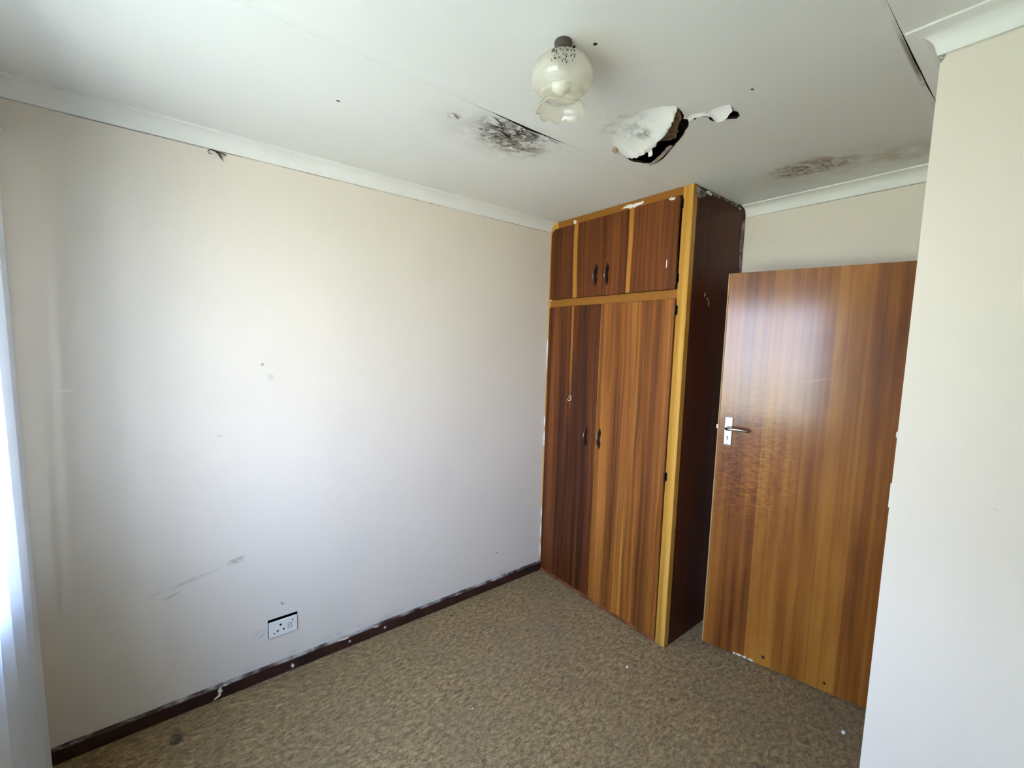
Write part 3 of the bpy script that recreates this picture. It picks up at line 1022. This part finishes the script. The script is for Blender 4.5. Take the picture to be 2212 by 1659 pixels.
# top rail
rr = random.Random(4)
tp = [(-(PC + 0.008), zt)] + [(-(PC + 0.008) - (0.9765 - PC - 0.008) * i / 24, zt - abs(rr.gauss(0, 0.0012))) for i in range(1, 25)]
done('rail', slab([tp + [(-0.9765, 2.4235), (-(PC + 0.012), 2.4235)]], 0, 0.0005, FT), m_rail, cup)
boxobj('rail', (0.0005, FT, -0.9765, -inner, 1.9040, 1.9530), m_rail, cup, 0.0015)
boxobj('plinth', (-0.004, FT, -0.9765, -0.0165, 0.001, 0.030), m_kick, cup, 0.003)
# side panel with its top corner cut round the back cornice
pp = [(FT, 0.002), (D - 0.0015, 0.002), (D - 0.0015, H - HC - 0.004)]
pp += [(D - max(0.0015, a), z) for a, z in cc[1:]]
r5 = random.Random(9)
x = D - PC - 0.01
while x > 0.03:
    pp.append((x, zt - abs(r5.gauss(0, 0.004))))
    x -= 0.016
pp.append((FT, zt))
done('side_panel', slab([pp], 1, -W + 0.0005, -W + 0.0165), m_side, cup)
boxobj('carcass', (FT + 0.001, D - PC - 0.01, -W + 0.018, -0.9, 2.36, 2.38), m_cup_in, cup)
# smeared filler strip where the panel meets the back wall
done('filler_strip', slab([[(D - 0.012, 1.70), (D - 0.0015, 1.70), (D - 0.0015, 2.385), (D - 0.024, 2.395), (D - 0.045, 2.35), (D - 0.040, 2.2), (D - 0.030, 2.05), (D - 0.02, 1.9)]], 1, -W - 0.0018, -W), m_scuff, cup)
# broken plaster along the panel's top edge
done('plaster_chip', slab([ragged(0.062, 2.437, 0.055, 0.024, 30, 21, 0.30)], 1, -W - 0.0022, -W), m_scuff, cup)
for cx, cz, a, b, s in ((0.150, 2.452, 0.035, 0.010, 31), (0.235, 2.456, 0.045, 0.008, 32), (0.33, 2.458, 0.03, 0.007, 33), (0.42, 2.455, 0.04, 0.009, 34), (0.49, 2.445, 0.02, 0.008, 35)):
    done('plaster_chip', slab([ragged(cx, cz, a, b, 12, s, 0.4)], 1, -W - 0.0018, -W), m_chip_white if s == 31 else m_scuff, cup)
for cx, cz, a, b, s in ((0.175, 1.936, 0.007, 0.012, 41), (0.205, 1.915, 0.005, 0.009, 42), (0.222, 1.893, 0.006, 0.013, 43)):
    done('plaster_chip', slab([ragged(cx, cz, a, b, 8, s, 0.4)], 1, -W - 0.0012, -W), plain('bare wood nick', (0.45, 0.24, 0.14), 0.8), cup)
# white filler chips on the top rail and door edges
for (cy, cz, a, b, s) in ((-0.225, 2.437, 0.014, 0.012, 51), (-0.672, 2.440, 0.052, 0.015, 52), (-0.925, 2.4135, 0.016, 0.008, 53), (-0.028, 2.36, 0.0035, 0.05, 54), (-0.030, 2.005, 0.004, 0.016, 55), (-0.028, 1.955, 0.010, 0.008, 56)):
    done('filler_chip', slab([ragged(cy, cz, a, b, 26, s, 0.55)], 0, -0.0165 if s in (53,) else -0.0012, -0.0156 if s == 53 else 0.0006), m_chip_white, cup)
for (cz, b, s) in ((1.60, 0.10, 61), (1.10, 0.035, 62), (0.98, 0.05, 63), (0.42, 0.05, 64), (0.30, 0.06, 65), (0.15, 0.04, 66)):
    done('filler_chip', slab([ragged(-0.006, cz, 0.0048, b, 14, s, 0.4)], 0, -0.0012, 0.0006), m_chip_white, cup)


def handle(parent, y, z):
    """slim bowed pull with leaf-shaped ends"""
    bm = bmesh.new()
    L = 0.052
    pts, rad = [], []
    for k in range(13):
        t = -1 + 2 * k / 12
        pts.append((-0.0155 - 0.022 * (1 - t * t) ** 0.8 - 0.003, y, z + t * L))
        rad.append(0.0034 + 0.0024 * (1 - abs(t)))
    tube(bm, pts, rad, 8)
    done('handle', bm, m_bright, parent, smooth=True)
    bm = bmesh.new()
    prof = []
    for k in range(17):
        t = -1 + 2 * k / 16
        w = 0.0050 + 0.0052 * math.sin(math.pi * abs(t)) ** 2 if abs(t) < 1 else 0.001
        prof.append((w, z + t * (L + 0.012)))
    loop = [(y + w, zz) for w, zz in prof] + [(y - w, zz) for w, zz in reversed(prof)]
    o = done('handle_plate', slab([loop], 0, -0.0155, -0.0185), m_dark_metal, parent)
    bm.free()


def hinge_part(parent, y, z):
    bm = bmesh.new()
    tube(bm, [(-0.0135, y, z - 0.026), (-0.0135, y, z + 0.026)], 0.0044, 10)
    for s in (-1, 1):
        tube(bm, [(-0.0135, y, z + s * 0.026), (-0.0135, y, z + s * 0.033)], [0.0036, 0.0018], 8)
    box(bm, -0.0022, 0.0002, y - 0.008, y, z - 0.022, z + 0.022)
    done('hinge', bm, m_dark_metal, parent, angle=40)


def cup_door(ya, yb, za, zb, mat, hy, hz, hinges, extra=None, z_top_clip=None):
    d = empty('door', (0, 0, 0))
    d.parent = cup
    bm = bmesh.new()
    if z_top_clip:
        lp = [(ya, za), (yb, za), (yb, zb)] + z_top_clip
        bm.free()
        bm = slab([lp], 0, -0.0156, -0.0004)
    else:
        box(bm, -0.0156, -0.0004, yb, ya, za, zb, 0.0022, 2)
    done('door_panel', bm, mat, d)
    handle(d, hy, hz)
    for y, z in hinges:
        hinge_part(d, y, z)
    return d


cup_door(-0.0275, -0.4835, 1.9545, 2.4200, m_up_l, -0.4330, 2.078, [], z_top_clip=[(-0.060, 2.4200), (-0.040, 2.410), (-0.0275, 2.39)])
d_ur = cup_door(-0.4865, -0.9705, 1.9545, 2.4225, m_up_r, -0.5215, 2.078, [(-0.9745, 2.382), (-0.9745, 2.010)])
d_ll = cup_door(-0.0285, -0.4830, 0.0325, 1.9010, m_lo_l, -0.4130, 1.073, [])
cup_door(-0.4860, -0.9755, 0.0325, 1.9030, m_lo_r, -0.5225, 1.078, [(-0.9790, 1.845), (-0.9790, 0.957)])
# bits of white paint on the doors
boxobj('paint_mark', (-0.0162, -0.0156, -0.9180, -0.9130, 2.068, 2.108), m_chip_white, d_ur)
bm = bmesh.new()
for k in range(11):
    a0, a1 = [math.radians(-150 + 235 * q / 11) for q in (k, k + 0.9)]
    vv = []
    for rr_, a in ((0.0155, a0), (0.0155, a1), (0.0195, a1), (0.0195, a0)):
        vv.append(bm.verts.new((-0.0162, -0.251 - rr_ * math.cos(a), 1.301 + rr_ * 1.05 * math.sin(a))))
    bm.faces.new(vv)
done('paint_mark', bm, m_chip_white, d_ll)
bm = bmesh.new()
blob(bm, (-0.0160, -0.249, 1.303), 0.0034, 5, (0.4, 1, 1))
done('paint_mark', bm, m_chip_white, d_ll)

# ------------------------------------------------------------------ open flush door
ANG = -0.2456
door = empty('door_1', (0.2196, -1.1311, 0.0), math.atan2(-math.cos(ANG), -math.sin(ANG)))
structure(door, 'varnished brown flush door standing open against the back wall', 'door')
LW, LH, LT, Z0 = 0.813, 2.03, 0.040, 0.012
boxobj('door_leaf', (0.007, LW, 0.0, LT, Z0, Z0 + LH), m_door, door, 0.0015)
boxobj('edge_lipping', (0.0, 0.0068, 0.0, LT, Z0, Z0 + LH), m_door_edge, door, 0.0015)
boxobj('latch_plate', (-0.0012, 0.0, 0.010, 0.030, 1.14, 1.30), m_chrome, door)
bm = bmesh.new()
vv = [bm.verts.new(p) for p in ((-0.0012, 0.012, 1.225), (-0.0012, 0.028, 1.225), (-0.007, 0.012, 1.225), (-0.0012, 0.012, 1.247), (-0.0012, 0.028, 1.247), (-0.007, 0.012, 1.247))]
for f in ((0, 1, 2), (3, 5, 4), (0, 2, 5, 3), (1, 4, 5, 2), (0, 3, 4, 1)):
    bm.faces.new([vv[i] for i in f])
done('latch', bm, m_chrome, door)
# lever handle set
pl = boxobj('lock_plate', (0.0335, 0.0745, -0.0060, -0.0002, 1.144, 1.296), m_chrome, door, 0.0040, 3)
bm = bmesh.new()
lathe(bm, [(0.0115, 0.0), (0.0115, 0.004), (0.0085, 0.006), (0.0085, 0.030)], 20)
bmesh.ops.rotate(bm, verts=bm.verts, cent=(0, 0, 0), matrix=Matrix.Rotation(math.radians(90), 3, 'X'))
bmesh.ops.translate(bm, verts=bm.verts, vec=(0.052, -0.006, 1.237))
pts = [(0.050, -0.030, 1.237), (0.054, -0.041, 1.237), (0.066, -0.047, 1.2375), (0.085, -0.049, 1.2385), (0.110, -0.048, 1.239), (0.135, -0.045, 1.2375), (0.152, -0.041, 1.235), (0.160, -0.038, 1.2345)]
tube(bm, pts, [0.0088, 0.0096, 0.0092, 0.0082, 0.0074, 0.0068, 0.0060, 0.0035], 12)
done('lever', bm, m_chrome, pl, smooth=True)
bm = bmesh.new()
lathe(bm, [(0.0002, 0), (0.0036, 0), (0.0036, 0.0006), (0.0002, 0.0006)], 14)
bmesh.ops.rotate(bm, verts=bm.verts, cent=(0, 0, 0), matrix=Matrix.Rotation(math.radians(90), 3, 'X'))
bmesh.ops.translate(bm, verts=bm.verts, vec=(0.052, -0.0060, 1.189))
box(bm, 0.0503, 0.0537, -0.0066, -0.0060, 1.172, 1.189)
done('keyhole', bm, m_black, pl)
for z in (1.152, 1.288):
    bm = bmesh.new()
    lathe(bm, [(0.0001, 0.0014), (0.0018, 0.0012), (0.0026, 0.0)], 12)
    bmesh.ops.rotate(bm, verts=bm.verts, cent=(0, 0, 0), matrix=Matrix.Rotation(math.radians(90), 3, 'X'))
    bmesh.ops.translate(bm, verts=bm.verts, vec=(0.052, -0.0060, z))
    done('screw', bm, m_dark_metal if z < 1.2 else m_chrome, pl, smooth=True)
# splintered chips along the bottom edge
for u, z, a, b, s in ((0.165, 0.018, 0.010, 0.006, 71), (0.19, 0.019, 0.014, 0.006, 72), (0.215, 0.020, 0.008, 0.008, 73), (0.245, 0.018, 0.013, 0.005, 74), (0.30, 0.06, 0.007, 0.009, 75), (0.56, 0.055, 0.006, 0.007, 76)):
    done('edge_chip', slab([ragged(u, z, a, b, 9, s, 0.4)], 1, -0.0008, 0.0002), m_chip if s < 75 else plain('dark knock', (0.02, 0.008, 0.004), 0.6), door)
for z in (0.25, 1.05, 1.80):
    bm = bmesh.new()
    tube(bm, [(LW + 0.006, 0.004, z), (LW + 0.006, 0.004, z + 0.1)], 0.006, 10)
    done('hinge', bm, m_dark_metal, door, smooth=True)

# door frame in the return wall
bm = bmesh.new()
for b in ((DX0, DX0 + 0.03, 0.0, 2.06), (DX1 - 0.012, DX1, 0.0, 2.06), (DX0, DX1, 2.048, 2.06)):
    box(bm, b[0] + (0.0005 if b[0] == DX0 else 0), b[1] - 0.0005, YR - T - 0.01, YR + 0.006, b[2], b[3] - 0.0005)
structure(done('trim_5', bm, m_jamb), 'pressed steel door frame in the hidden doorway', 'door frame')

# ------------------------------------------------------------------ ceiling lamp
LX, LY = -1.2028, -1.3255
lamp = tag(empty('ceiling_lamp', (LX, LY, H)), 'dusty frosted glass ceiling lamp with frilled rim and brown cap', 'lamp')
bm = bmesh.new()
rg = lathe(bm, [(0.0235, -0.0005), (0.0245, -0.004), (0.0235, -0.012), (0.0225, -0.022), (0.0275, -0.026), (0.0290, -0.031), (0.0280, -0.035)], 36)
cap(bm, rg[0]); cap(bm, list(reversed(rg[-1])))
done('ceiling_cap', bm, plain('brown lamp cap', (0.085, 0.062, 0.050), 0.6, var=0.4, ns=120), lamp, smooth=True)
bm = bmesh.new()
rg = lathe(bm, [(0.0280, -0.0352), (0.0330, -0.037), (0.0340, -0.040), (0.0300, -0.0415)], 36)
cap(bm, rg[0]); cap(bm, list(reversed(rg[-1])))
done('brass_collar', bm, plain('tarnished brass', (0.40, 0.27, 0.12), 0.4, metal=0.7, var=0.4, ns=90), lamp, smooth=True)
for a in (0.4, 2.5, 4.6):
    bm = bmesh.new()
    c_, s_ = math.cos(a), math.sin(a)
    tube(bm, [(c_ * 0.028, s_ * 0.028, -0.0385), (c_ * 0.046, s_ * 0.046, -0.0385)], 0.0022, 8)
    tube(bm, [(c_ * 0.046, s_ * 0.046, -0.0385), (c_ * 0.049, s_ * 0.049, -0.0385)], 0.0034, 8)
    done('gallery_screw', bm, m_dark_metal, lamp, smooth=True)
bm = bmesh.new()
rg = lathe(bm, [(0.017, -0.0416), (0.021, -0.045), (0.021, -0.068), (0.016, -0.072)], 28)
cap(bm, rg[0]); cap(bm, list(reversed(rg[-1])))
done('lamp_holder', bm, plain('black lamp holder', (0.03, 0.03, 0.028), 0.5, var=0.4, ns=150), lamp, smooth=True)
bm = bmesh.new()
rg = lathe(bm, [(0.0125, -0.072), (0.0135, -0.078), (0.019, -0.088), (0.0265, -0.102), (0.0280, -0.112), (0.0245, -0.124), (0.015, -0.133), (0.003, -0.137)], 28)
cap(bm, rg[0]); cap(bm, list(reversed(rg[-1])))
done('bulb', bm, plain('pearl bulb', (0.82, 0.82, 0.78), 0.3), lamp, smooth=True)
prof = [(0.034, -0.0300), (0.047, -0.0335), (0.060, -0.0415), (0.072, -0.0540), (0.0805, -0.0690), (0.0845, -0.0850), (0.0840, -0.1000),
        (0.0790, -0.1140), (0.0700, -0.1270), (0.0600, -0.1380), (0.0525, -0.1470), (0.0495, -0.1540), (0.0505, -0.1600), (0.0550, -0.1670), (0.0605, -0.1735), (0.0640, -0.1800), (0.0655, -0.1860)]
prof = [(r_, -0.040 + (z_ + 0.030) * 0.865) for r_, z_ in prof]
NP = len(prof)


def frill(k, a, r, z):
    t = max(0.0, (k - 11) / (NP - 1 - 11))
    w = abs(math.sin(4.5 * a + 0.4))
    return r * (1 + t * t * 0.10 * (w - 0.5)), z - 0.010 * t * t * (w - 0.4)


bm = bmesh.new()
lathe(bm, prof, 144, rfun=frill)
shade = done('glass_shade', bm, m_shade, lamp, smooth=True)
sm = shade.modifiers.new('wall thickness', 'SOLIDIFY')
sm.thickness = 0.0022
sm.offset = -1
bm = bmesh.new()
lip = []
for i in range(145):
    a = 2 * math.pi * i / 144
    r_, z_ = frill(NP - 1, a, *prof[-1])
    lip.append((r_ * math.cos(a), r_ * math.sin(a), z_))
tube(bm, lip, 0.0009, 6)
done('rim_bead', bm, plain('amber rim', (0.62, 0.57, 0.42), 0.3), shade, smooth=True)
# soot that has settled on the shoulder of the glass
bm = bmesh.new()
r7 = random.Random(12)
for k in range(84):
    a = math.radians(r7.choice((207, 213, 221, 228, 234, 243, 248)) + r7.gauss(0, 1.6))
    t = min(1.0, max(0.0, r7.gauss(0.5, 0.28)))
    kk = 2.6 + 3.6 * t
    i0 = min(NP - 2, int(kk)); f_ = kk - i0
    r_ = prof[i0][0] + (prof[i0 + 1][0] - prof[i0][0]) * f_ + 0.0004
    z_ = prof[i0][1] + (prof[i0 + 1][1] - prof[i0][1]) * f_
    blob(bm, (r_ * math.cos(a), r_ * math.sin(a), z_), r7.uniform(0.0008, 0.0024), k, (0.6, 0.6, r7.uniform(0.8, 1.8)), 1)
o = done('soot_speck', bm, m_soot, shade)
o['kind'] = 'stuff'

# ------------------------------------------------------------------ wall socket
sock = tag(empty('wall_socket', (-1.69, 0.0, 0.237)), 'loose white single wall socket with switch above the skirting', 'socket')
ox, oz = 1.69, -0.237


def sb(name, b, mat, parent, bev=0.0):
    return boxobj(name, (b[0] + ox, b[1] + ox, b[2], b[3], b[4] + oz, b[5] + oz), mat, parent, bev)


bm = bmesh.new()
for b in ((SX0 + .001, SX0 + .002, 0.002, 0.05, SZ0 + .001, SZ1 - .001), (SX1 - .002, SX1 - .001, 0.002, 0.05, SZ0 + .001, SZ1 - .001), (SX0 + .001, SX1 - .001, 0.002, 0.05, SZ0 + .001, SZ0 + .002), (SX0 + .001, SX1 - .001, 0.002, 0.05, SZ1 - .002, SZ1 - .001), (SX0 + .001, SX1 - .001, 0.049, 0.05, SZ0 + .001, SZ1 - .001)):
    box(bm, b[0] + ox, b[1] + ox, b[2], b[3], b[4] + oz, b[5] + oz)
done('wall_box', bm, m_black, sock)
plate = sb('face_plate', (-1.7535, -1.6275, -0.0085, -0.0005, 0.1965, 0.2765), m_plate, sock, 0.003)
for x, z, r_ in ((-1.7025, 0.2525, 0.0052), (-1.7155, 0.2255, 0.0042), (-1.6890, 0.2260, 0.0042)):
    bm = bmesh.new()
    lathe(bm, [(0.0001, 0.0), (r_, 0.0), (r_, 0.0005)], 16)
    bmesh.ops.rotate(bm, verts=bm.verts, cent=(0, 0, 0), matrix=Matrix.Rotation(math.radians(90), 3, 'X'))
    bmesh.ops.translate(bm, verts=bm.verts, vec=(x + ox, -0.0086, z + oz))
    done('pin_hole', bm, m_black, plate)
for x, z in ((-1.7300, 0.2160), (-1.6490, 0.2580)):
    bm = bmesh.new()
    lathe(bm, [(0.0001, 0.0012), (0.0022, 0.0010), (0.0033, 0.0)], 12)
    bmesh.ops.rotate(bm, verts=bm.verts, cent=(0, 0, 0), matrix=Matrix.Rotation(math.radians(90), 3, 'X'))
    bmesh.ops.translate(bm, verts=bm.verts, vec=(x + ox, -0.0086, z + oz))
    done('screw', bm, m_black, plate, smooth=True)
bm = bmesh.new()
xa, xb, za, zb = -1.6700 + ox, -1.6555 + ox, 0.2215 + oz, 0.2480 + oz
for b in ((xa - 0.001, xa, za, zb), (xb, xb + 0.0014, za, zb), (xa, xb, za - 0.0008, za), (xa, xb, zb, zb + 0.0008)):
    box(bm, b[0], b[1], -0.0090, -0.0080, b[2], b[3])
done('switch_gap', bm, m_black, plate)
bm = bmesh.new()
vv = [bm.verts.new(p) for p in ((xa, -0.0085, za), (xb, -0.0085, za), (xb, -0.0085, zb), (xa, -0.0085, zb), (xa, -0.0125, za), (xb, -0.0125, za), (xb, -0.0092, zb), (xa, -0.0092, zb))]
for f in ((0, 1, 2, 3), (4, 7, 6, 5), (0, 4, 5, 1), (1, 5, 6, 2), (2, 6, 7, 3), (3, 7, 4, 0)):
    bm.faces.new([vv[i] for i in f])
done('rocker_switch', bm, m_rocker, plate)

# ------------------------------------------------------------------ small loose things
cob = tag(empty('cobweb_tuft', (-1.893, -0.002, 2.4085)), 'dark tangled cobweb tuft clinging under the left cornice', 'cobweb')
bm = bmesh.new()
tube(bm, [(-0.020, -0.004, -0.002), (-0.029, -0.006, -0.006), (-0.033, -0.008, -0.014), (-0.029, -0.009, -0.021), (-0.021, -0.007, -0.020)], 0.0014, 6)
for dx, dz, r_ in ((0.010, -0.030, 0.0020), (0.016, -0.036, 0.0018), (0.004, -0.022, 0.0016), (0.014, -0.018, 0.0022), (0.022, -0.040, 0.0012)):
    tube(bm, [(-0.022, -0.004, -0.002), (-0.008, -0.007, -0.006), (dx * 0.5, -0.008, dz * 0.5), (dx, -0.006, dz)], [0.001, 0.0018, r_, 0.0006], 6)
tube(bm, [(-0.024, -0.003, -0.001), (0.0, -0.006, -0.006), (0.018, -0.006, -0.008), (0.03, -0.003, -0.012)], 0.0022, 6)
done('strands', bm, m_soot, cob, smooth=True)

for (x, y, r_, name, mat, lab, cat, s) in (
    (-0.2802, -1.0008, 0.0062, 'plaster_crumb', m_crumb, 'white plaster crumb on the carpet before the cupboard', 'crumb', 3),
    (0.170, -1.800, 0.0085, 'plaster_crumb', m_crumb, 'white plaster crumb on the carpet at lower right by the door', 'crumb', 4),
    (-0.8031, -0.1087, 0.0050, 'fluff_speck', m_fluff, 'small black fluff speck on the carpet near the skirting', 'speck', 5),
    (-1.06, -0.74, 0.0032, 'plaster_crumb', m_crumb, 'tiny pale crumb in the middle of the carpet', 'crumb', 6),
):
    bm = bmesh.new()
    blob(bm, (0, 0, 0), r_, s, (1.2, 0.9, 0.6), 2)
    o = done(name, bm, mat)
    o.location = (x, y, r_ * 0.5)
    tag(o, lab, cat)
